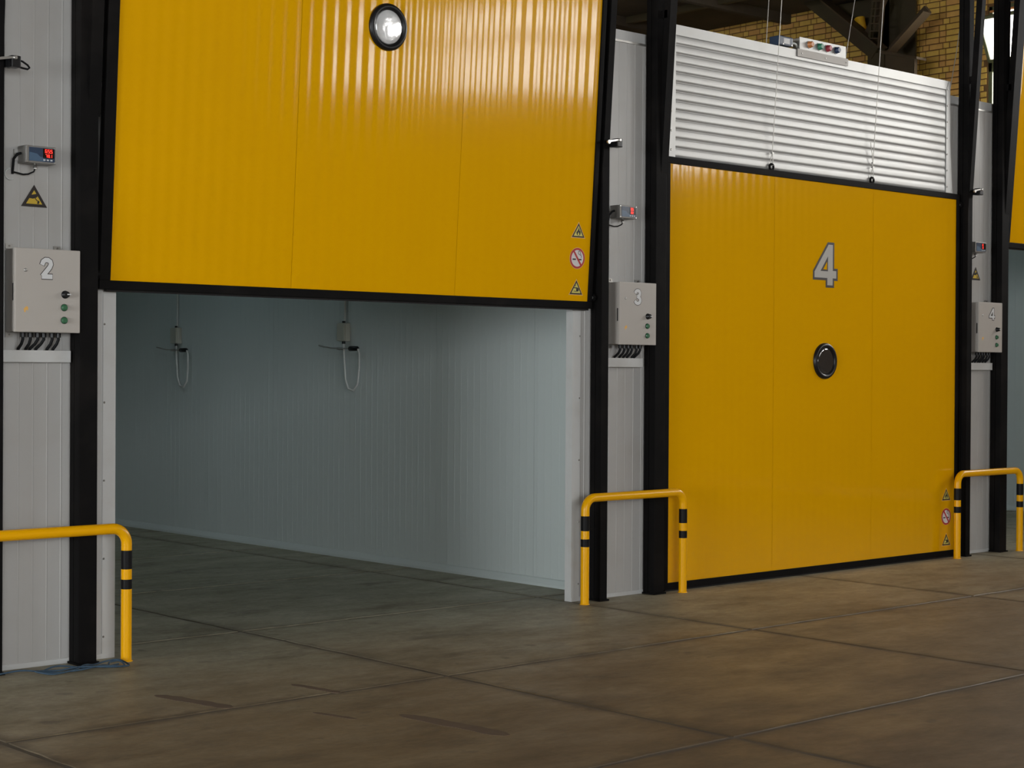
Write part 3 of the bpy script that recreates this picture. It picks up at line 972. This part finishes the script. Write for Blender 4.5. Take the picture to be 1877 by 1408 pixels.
g = MB().prism([(0.0, 0.0), (0.10, 0.0), (0.062, 0.42), (0.055, 0.95), (0.03, 0.95), (0.0, 0.89)], 'silver', lambda a, b, t: (x1 - 0.004 + a, t, b), -0.008, -0.0125)
g.build('edge_strip', cl, 'buckled metal edge strip with rivets')
for i in range(7):
    for xx in (x0 + 0.118, x0 + 0.055, x1 + 0.01):
        MB().lathe([(0.0085, 0), (0.006, 0.005)], 'fixing', (xx, -0.0125 if xx > x0 + 0.08 else -0.0165, 0.05 + i * 0.14), '-y', 8).build('rivet', cl)
tag(cl, 'galvanised sheet with horizontal ribs above door number 4', 'panel')

# button plate standing on the cladding
bpn = empty('button_panel', (10.876, -0.036, 4.131))
MB().box((-0.297, 0.0, 0.0), (0.297, 0.004, 0.100), 'silver', 0.001).build('plate', bpn)
MB().box((-0.297, 0.004, 0.0), (0.297, 0.07, 0.09), 'grey_metal').build('housing', bpn)
MB().box((-0.322, -0.002, -0.055), (0.325, 0.0015, 0.004), 'box').build('bracket', bpn)
for xx, mk in ((-0.178, 'bor'), (-0.053, 'bgr'), (0.052, 'bre'), (0.165, 'bbl')):
    b = MB().lathe([(0.028, 0), (0.028, 0.008), (0.024, 0.012), (0.024, 0.030), (0.018, 0.038)], mk, (xx, 0, 0.052), '-y', 20).build('button', bpn)
    MB().lathe([(0.031, 0), (0.031, 0.005)], 'grey_metal', (xx, -0.0005, 0.052), '-y', 20).build('button_collar', b)
for xx in (-0.27, 0.03, 0.30):
    MB().lathe([(0.007, 0), (0.005, 0.004)], 'fixing', (xx, -0.002, -0.028), '-y', 8).build('screw', bpn)
tag(bpn, 'metal plate with four coloured buttons on top of the ribbed cladding', 'control panel')

sb = empty('actuator_box', (10.40, -0.01, 4.137))
MB().box((-0.075, -0.03, 0.0), (0.092, 0.07, 0.072), 'navy', 0.008).build('housing', sb)
MB().box((-0.022, -0.0315, 0.016), (0.052, -0.03, 0.056), 'digit').build('name_plate', sb)
MB().tube([(0.085, -0.02, 0.03), (0.112, -0.025, 0.032), (0.140, -0.02, 0.028), (0.172, 0.0, 0.02)], 0.009, 'wcable', 8).build('cable', sb)
for xx in (-0.03, 0.075):
    MB().lathe([(0.008, 0), (0.006, 0.004)], 'chrome', (xx, -0.03, 0.010), '-y', 8).build('screw', sb)
tag(sb, 'small navy blue electrical box beside the coloured buttons', 'electrical box')


# lifting wires
def wire(name, pts, r, label, clamp=None):
    a = Vector(pts[0])
    w = empty(name, a)
    MB().tube([Vector(q) - a for q in pts], r, 'wire', 6).build('strand', w)
    if clamp:
        for q in clamp:
            MB().box((Vector(q) - a) - Vector((0.010, 0.009, 0.006)), (Vector(q) - a) + Vector((0.010, 0.009, 0.006)), 'grey_metal').build('rope_clip', w)
    tag(w, label, 'cable', 'steel lifting wires')
    return w


EY = -0.041
for i, (x, ztop) in enumerate(((10.240, 6.57), (11.531, 6.57))):
    z0 = DH + 0.046
    top = (x + 0.02, EY - 0.085 * (6.57 - z0) / 1.3, 6.57)
    d_ = (Vector(top) - Vector((x, EY, z0))) / (6.57 - z0)
    w = wire('lifting_wire', [(x + 0.009, EY - 0.004, z0 - 0.012), (x + 0.010, EY - 0.004, z0 + 0.03), tuple(Vector((x, EY, z0)) + d_ * 0.09), top], 0.0032,
             ('steel lifting wire on the left eyebolt of door 4', 'steel lifting wire with a loose tail on the right eyebolt of door 4')[i],
             [tuple(Vector((x, EY, z0)) + d_ * 0.085)] + ([tuple(Vector((x, EY, z0)) + d_ * 0.12)] if i else []))
    a = w.location
    tail = [(x - 0.009, EY + 0.004, z0 - 0.012), (x - 0.010, EY + 0.004, z0 + 0.03), tuple(Vector((x, EY, z0)) + d_ * 0.09)]
    if i: tail += [(x - 0.012, EY - 0.01, z0 + 0.18), (x - 0.040, EY - 0.012, z0 + 0.285)]
    MB().tube([Vector(q) - a for q in tail], 0.003, 'wire', 6).build('loop', w)
wire('lifting_wire', [(10.56, 0.3, 4.0), (10.70, 0.24, 6.57)], 0.0035, 'thin steel wire rising behind the ribbed cladding left of the blue box')
wire('lifting_wire', [(11.56, 0.3, 4.0), (12.10, 0.24, 6.57)], 0.0035, 'thin steel wire rising behind the right end of the button plate')
w = wire('slack_cord', [(13.07, 0.25, 4.0), (13.08, 0.25, 4.12), (13.17, 0.24, 4.5), (13.30, 0.22, 5.2), (13.45, 0.2, 6.57)], 0.004, 'thin dark cord rising from the cold room roof before the brick wall')


# ------------------------------------------------------------------ control boxes
def control_box(k, digit, dx, label):
    x0 = 8.487 + (k - 3) * PIT
    b = empty('control_box', (x0 + 0.187, 0.0, 1.785))
    w, hh = 0.187, 0.4405
    MB().box((-w + 0.004, -0.108, 0.003), (w - 0.004, -0.012, hh - 0.003), 'box', 0.006).build('body', b)
    dr_ = MB().box((-w, -0.128, 0), (w, -0.110, hh), 'box', 0.006).build('door', b)
    MB().box((-w - 0.001, -0.113, 0.165), (-w + 0.006, -0.104, 0.255), 'rubber').build('hinge_slot', dr_)
    MB().lathe([(0.0095, 0), (0.0095, 0.003), (0.006, 0.004)], 'grey_metal', (-w + 0.060, -0.128, 0.325), '-y', 14).build('lock', dr_)
    g = MB().lathe([(0.021, 0), (0.021, 0.006), (0.0165, 0.008), (0.0165, 0.026), (0.014, 0.028)], 'rubber', (0.098, -0.128, 0.203), '-y', 20)
    g.box((0.098, -0.159, 0.2005), (0.118, -0.154, 0.2065), 'digit')
    g.build('rotary_switch', dr_, 'black rotary switch with white pointer')
    for zz in (0.134, 0.066):
        MB().lathe([(0.018, 0), (0.018, 0.005), (0.0145, 0.007), (0.0145, 0.014), (0.012, 0.016)], 'green', (0.094, -0.128, zz), '-y', 20).build('push_button', dr_, 'green push button')
        MB().lathe([(0.0195, 0), (0.0195, 0.0035)], 'rubber', (0.094, -0.128, zz), '-y', 20).build('button_ring', dr_)
    # worn adhesive patch
    g = MB()
    layer(g, [(-0.132, 0.105), (-0.126, 0.103), (-0.124, 0.117), (-0.113, 0.113), (-0.110, 0.128), (-0.118, 0.137), (-0.128, 0.130), (-0.136, 0.122)], 'signo', 0, -0.1281)
    g.build('glue_mark', dr_)
    zc = 0.337
    if digit == '4':
        numeral4('number', dr_, dx - 0.005, zc - 0.050, 0.31, 'digit', -0.1282)['label'] = 'white numeral 4'
    else:
        for nm, wd, mk, lv in (('number_outline', 0.325, 'dark', 0), ('number', 0.250, 'digit', 1)):
            g = MB()
            for pi, path in enumerate(DIGITS[digit]):
                q = [Vector((dx + (a - 0.28) * 0.108, zc + (b - 0.5) * 0.098)) for a, b in path]
                hw_ = wd * 0.05
                e0, e1 = (q[0] - q[1]).normalized() * hw_ * 0.45, (q[-1] - q[-2]).normalized() * hw_ * 0.45
                q[0] = q[0] + e0; q[-1] = q[-1] + e1
                lf_, rt_ = [], []
                for i_ in range(len(q)):
                    d_ = (q[min(i_ + 1, len(q) - 1)] - q[max(i_ - 1, 0)]).normalized()
                    n_ = Vector((-d_.y, d_.x)) * hw_
                    lf_.append(tuple(q[i_] + n_)); rt_.append(tuple(q[i_] - n_))
                for i_ in range(len(q) - 1):
                    layer(g, [rt_[i_], rt_[i_ + 1], lf_[i_ + 1], lf_[i_]], mk, lv * 1.5 + pi * 0.5, -0.1282)
            g.build(nm, dr_, 'white numeral %s with dark outline' % digit if nm == 'number' else None)
    for xx, zz in ((-w + 0.025, hh), (w - 0.075, hh), (-w + 0.025, -0.026)):
        g = MB().box((xx - 0.020, -0.012, zz), (xx + 0.020, -0.008, zz + 0.026), 'grey_metal')
        g.lathe([(0.006, 0), (0.006, 0.004)], 'fixing', (xx, -0.012, zz + 0.014), '-y', 8)
        g.build('mounting_lug', b)
    rnd = random.Random(k)
    for i, xx in enumerate((-0.105, -0.062, -0.020, 0.014, 0.062, 0.098)):
        MB().lathe([(0.014, -0.024), (0.014, 0.0)], 'rubber', (xx, -0.055, -0.001), 'z', 12).build('cable_gland', b)
        s = rnd.uniform(-0.034, -0.012)
        MB().tube([(xx, -0.055, -0.018), (xx, -0.056, -0.036), (xx + s * 0.45, -0.052, -0.060), (xx + s, -0.030, -0.086), (xx + s, -0.028, -0.093)], 0.0085, 'cable', 8).build('cable', b)
    tag(b, label, 'control box', 'grey control boxes')


control_box(2, '2', -0.008, 'beige control box numbered 2 at the left edge')
control_box(3, '3', -0.005, 'beige control box numbered 3 on the middle pier')
control_box(4, '4', 0.016, 'beige control box numbered 4 on the right pier')

# cable trunking under the boxes
for k, (a, b), lab in ((2, (3.905, 4.349), 'white cable trunking cut off by the left picture edge'), (3, (8.405, 8.812), 'white cable trunking on the middle pier'), (4, (12.905, 13.335), 'white cable trunking on the far right pier')):
    t_ = empty('cable_trunking', ((a + b) / 2, 0, 1.630))
    h = (b - a) / 2
    MB().box((-h, -0.042, 0), (h, -0.0035, 0.058), 'trimw').build('channel', t_)
    MB().box((-h, -0.048, -0.002), (h, -0.042, 0.061), 'trimw', 0.0015).build('cover', t_)
    tag(t_, lab, 'trunking', 'white cable trunking')

# ------------------------------------------------------------------ temperature displays
SEG = {'0': 'abcdef', '1': 'bc', '2': 'abged', '3': 'abgcd', '4': 'fgbc', '5': 'afgcd', '6': 'afgedc', '7': 'abc', '8': 'abcdefg', '9': 'abcdfg', '-': 'g'}


def seg_digits(mb, txt, x, z, w, hgt, y):
    t = w * 0.22
    for ch in txt:
        if ch == '.':
            mb.box((x - t * 1.4, y - 0.001, z), (x - t * 0.4, y, z + t), 'led'); continue
        R_ = {'a': (0, hgt - t, w, hgt), 'g': (0, hgt / 2 - t / 2, w, hgt / 2 + t / 2), 'd': (0, 0, w, t), 'f': (0, hgt / 2, t, hgt), 'e': (0, 0, t, hgt / 2), 'b': (w - t, hgt / 2, w, hgt), 'c': (w - t, 0, w, hgt / 2)}
        for s in SEG[ch]:
            a, b, c, d = R_[s]
            mb.box((x + a, y - 0.001, z + b), (x + c, y, z + d), 'led')
        x += w * 1.45


def thermo(x0, z0, rows, label, side=True):
    d = empty('temperature_display', (x0 + 0.086, 0, z0))
    w, h = 0.086, 0.092
    MB().box((-w, -0.085, 0), (w, -0.004, h), 'encl', 0.006).build('enclosure', d)
    lid = MB().box((-w, -0.100, 0), (w, -0.087, h), 'encl', 0.005).build('lid', d)
    MB().box((-w + 0.018, -0.1025, 0.010), (w - 0.008, -0.1, h - 0.010), 'navy').build('face', lid, 'dark blue display face')
    g = MB()
    g.prism([(-w + 0.019, 0.011), (0.02, 0.011), (0.02, 0.030), (-0.008, 0.036), (-0.022, 0.050), (-w + 0.019, 0.056)], 'blue2', lambda a, b, t: (a, t, b), -0.1025, -0.1029)
    g.build('face_print', lid)
    MB().box((0.010, -0.1035, 0.030), (0.074, -0.1025, 0.080), 'black_lcd').build('display_window', lid)
    g = MB()
    seg_digits(g, rows[0], 0.022, 0.057, 0.0105, 0.019, -0.1035)
    seg_digits(g, rows[1], 0.024, 0.034, 0.0095, 0.016, -0.1035)
    g.build('led_digits', lid, 'glowing red digits')
    for i in range(3):
        MB().box((0.012 + i * 0.020, -0.1035, 0.016), (0.024 + i * 0.020, -0.1025, 0.023), 'digit').build('key', lid)
    for sx_ in (-1, 1):
        for zz in (0.008, h - 0.008):
            MB().lathe([(0.006, 0), (0.0045, 0.003)], 'chrome', (sx_ * (w - 0.007), -0.1, zz), '-y', 10).build('screw', lid)
    MB().box((-w - (0.022 if side else 0.0), -0.010, 0.016), (-w + 0.002, -0.004, h - 0.016), 'grey_metal').build('mounting_tab', d)
    MB().lathe([(0.011, -0.026), (0.011, -0.012), (0.008, -0.010), (0.008, 0.0)], 'chrome', (-0.012, -0.055, 0.0), 'z', 14).build('cable_gland', d)
    MB().tube([(-0.012, -0.055, -0.022), (-0.016, -0.052, -0.040), (-0.040, -0.035, -0.054), (-0.062, -0.022, -0.056)] + ([(-0.115, -0.014, -0.046)] if side else []), 0.0045, 'cable', 8).build('cable', d)
    if not side:
        tag(d, label, 'display', 'red digit temperature displays')
        return
    MB().tube([(-w, -0.045, 0.052), (-w - 0.020, -0.044, 0.046), (-w - 0.034, -0.030, 0.020), (-w - 0.032, -0.014, -0.040), (-w - 0.030, -0.010, -0.056)], 0.007, 'cable', 8).build('cable', d)
    MB().tube([(-w - 0.040 + 0.03 * math.cos(a), -0.006, -0.058 + 0.03 * math.sin(a)) for a in [math.pi * (0.5 + 0.1 * i) for i in range(13)]], 0.0025, 'wcable', 6).build('cable_loop', d)
    tag(d, label, 'display', 'red digit temperature displays')


thermo(4.060, 2.677, ('65.5', '78.1'), 'temperature display with red digits over the leftmost camera sign')
thermo(8.512, 2.674, ('85', '82'), 'temperature display with red digits on the pier without a camera sign')
thermo(12.965, 2.662, ('8', '8'), 'temperature display with red digits on the far right pier', side=False)

for x, z, lab in ((4.156, 2.514, 'larger yellow triangular camera sign on the leftmost pier'), (13.126, 2.484, 'smaller yellow triangular camera sign on the far right pier')):
    o = bpy.data.objects.new('surveillance_sign', cctv_me)
    C.objects.link(o)
    o.location = (x, -0.0024, z)
    tag(o, lab, 'sign', 'camera surveillance signs')


# ------------------------------------------------------------------ limit switches on the guide posts
def limit_switch(k, loop, label):
    x = RG[1] + (k - 3) * PIT + (0.044 if k == 2 else 0.0)
    s = empty('limit_switch', (x + 0.003, -0.16, 3.185))
    MB().box((0.0, -0.03, -0.034), (0.052, 0.03, 0.026), 'rubber', 0.006).build('body', s)
    MB().box((-0.002, 0.0, -0.03), (0.030, 0.06, 0.02), 'rubber').build('bracket', s)
    g = MB().prism([(0.022, 0.012), (0.020, 0.022), (-0.06, 0.008), (-0.098, -0.004), (-0.096, -0.014), (-0.06, -0.006)], 'chrome', lambda a, b, t: (a, t, b), -0.031, -0.035)
    g.lathe([(0.011, 0), (0.011, 0.012), (0.008, 0.014)], 'chrome', (0.018, -0.030, 0.014), '-y', 12)
    g.build('lever', s, 'shiny metal lever arm')
    MB().lathe([(0.014, 0), (0.014, 0.014)], 'chrome', (-0.092, -0.029, -0.009), '-y', 12).build('roller', s)
    if loop:
        MB().tube([(0.05, 0, 0.010), (0.075, 0.0, 0.004), (0.105, 0.005, -0.010), (0.118, 0.01, -0.022), (0.108, 0.012, -0.030), (0.08, 0.010, -0.028), (0.045, 0.0, -0.024)], 0.0055, 'cable', 8).build('cable', s)
    else:
        MB().tube([(0.05, 0, -0.002), (0.062, 0.0, -0.006), (0.076, 0.01, -0.016)], [0.011, 0.010, 0.006], 'cable', 10).build('cable', s)
    tag(s, label, 'switch', 'limit switches on the door guides')


limit_switch(2, True, 'black limit switch with a looped cable at the upper left edge')
limit_switch(3, False, 'black limit switch with a shiny lever beside the half raised door')
limit_switch(4, False, 'black limit switch with a shiny lever beside door number 4')


# ------------------------------------------------------------------ guard rails
def guard_rail(k, label):
    x0, x1 = 8.1375 + (k - 3) * PIT, 9.1306 + (k - 3) * PIT
    r = empty('guard_rail', ((x0 + x1) / 2, -0.154, 0))
    h = (x1 - x0) / 2
    rad, br, top = 0.0295, 0.085, 0.757 - 0.0295
    path = [(-h, 0, 0), (-h, 0, top - br)]
    path += [(-h + br - br * math.cos(a), 0, top - br + br * math.sin(a)) for a in [R(90) * i / 8 for i in range(1, 9)]]
    path += [(h - br + br * math.sin(a), 0, top - br + br * math.cos(a)) for a in [R(90) * i / 8 for i in range(0, 9)]]
    path += [(h, 0, 0)]
    MB().tube(path, rad, 'rail_yellow', 20).build('tube', r, 'bent yellow steel tube')
    for s in (-1, 1):
        for a, b in ((0.504, 0.606), (0.395, 0.448)):
            MB().tube([(s * h, 0, a), (s * h, 0, b)], rad + 0.0008, 'band', 20).build('band', r, 'black painted band')
        MB().lathe([(0.036, 0), (0.036, 0.003), (0.031, 0.006)], 'rail_yellow', (s * h, 0, 0), 'z', 20).build('foot_ring', r)
    tag(r, label, 'guard rail', 'yellow guard rails')


guard_rail(2, 'nearest yellow guard rail, cut off by the left picture edge')
guard_rail(3, 'yellow guard rail between the open room and the closed door')
guard_rail(4, 'farthest yellow guard rail, at the right end of the closed door')


# ------------------------------------------------------------------ probes and junction boxes inside cold room 3
def probe(y, near, dim):
    xs = SIDE - 0.002
    j = empty('junction_box', (xs, y, 1.838))
    MB().box((-0.055, -0.055, 0), (-0.0, 0.055, 0.155), 'cream', 0.008).build('body', j)
    MB().box((-0.066, -0.052, 0.004), (-0.055, 0.052, 0.150), 'cream', 0.006).build('lid', j)
    MB().tube([(-0.03, 0.0, 0.15), (-0.03, 0.0, 0.172)], 0.014, 'rubber', 10).build('conduit_nut', j)
    MB().tube([(-0.018, 0.0, 0.165), (-0.014, 0.0, 2.085)], 0.011, 'wcable', 10).build('conduit', j)
    MB().tube([(-0.03, 0.0, -0.022), (-0.03, 0.0, 0.004)], 0.015, 'rubber', 10).build('cable_gland', j)
    tag(j, 'cream junction box with conduit on the chamber wall, %s' % near, 'junction box', 'junction boxes in the cold room')
    p_ = empty('temperature_probe', (xs, y - 0.05, 1.775))
    MB().tube([(-0.05, 0.30, 0.018), (-0.05, 0.20, 0.006), (-0.05, -0.07, 0.0)], 0.0055, 'grey_metal', 8).build('rod', p_)
    MB().tube([(-0.05, 0.38, 0.030), (-0.05, 0.30, 0.018)], 0.007, 'grey_metal', 8).build('tip', p_)
    MB().box((-0.052, 0.10, -0.010), (0.0, 0.12, 0.012), 'grey_metal').build('clip', p_)
    MB().tube([(-0.05, -0.06, 0.0), (-0.05, -0.07, 0.0), (-0.05, -0.17, 0.0), (-0.05, -0.18, -0.004)], [0.016, 0.022, 0.020, 0.012], 'rubber', 12).build('handle', p_)
    MB().tube([(-0.05, -0.178, -0.004), (-0.05, -0.196, -0.04), (-0.045, -0.19, -0.16), (-0.035, -0.155, -0.30), (-0.03, -0.09, -0.352), (-0.03, -0.02, -0.340), (-0.032, 0.02, -0.26), (-0.034, 0.035, -0.10), (-0.032, 0.048, 0.05)], 0.0095, 'wcable', 8).build('cable', p_)
    tag(p_, 'black handled probe with a looped white cable, %s' % near, 'probe', 'probes in the cold room')


probe(5.94, 'deeper in the room', 0)
probe(3.22, 'nearer the opening', 0)

# ------------------------------------------------------------------ blue rope on the floor by pier 2
rp = MB()
rnd = random.Random(5)
pts = [(3.70, -0.20), (3.90, -0.165), (4.02, -0.185), (4.14, -0.27), (4.28, -0.315), (4.40, -0.30), (4.47, -0.25), (4.50, -0.21), (4.545, -0.235), (4.53, -0.315), (4.44, -0.345), (4.32, -0.285), (4.22, -0.225), (4.10, -0.215), (4.05, -0.25), (4.12, -0.305), (4.24, -0.30), (4.34, -0.235), (4.42, -0.185), (4.50, -0.165), (4.56, -0.20), (4.565, -0.30), (4.50, -0.36), (4.40, -0.335), (4.33, -0.25), (4.28, -0.19), (4.20, -0.175), (4.12, -0.20), (4.18, -0.26), (4.30, -0.27), (4.44, -0.28), (4.53, -0.27)]
P3 = [Vector((a, b, 0.008 + 0.007 * (i % 3))) for i, (a, b) in enumerate(pts)]
sm = []
for i in range(len(P3) - 1):
    p0, p1, p2, p3 = P3[max(i - 1, 0)], P3[i], P3[i + 1], P3[min(i + 2, len(P3) - 1)]
    for k in range(6):
        t = k / 6
        sm.append(0.5 * ((2 * p1) + (p2 - p0) * t + (2 * p0 - 5 * p1 + 4 * p2 - p3) * t * t + (3 * p1 - p0 - 3 * p2 + p3) * t ** 3))
rp.tube(sm, 0.0045, 'rope', 7)
tag(rp.build('rope'), 'tangled blue rope lying on the floor below control box 2', 'rope')
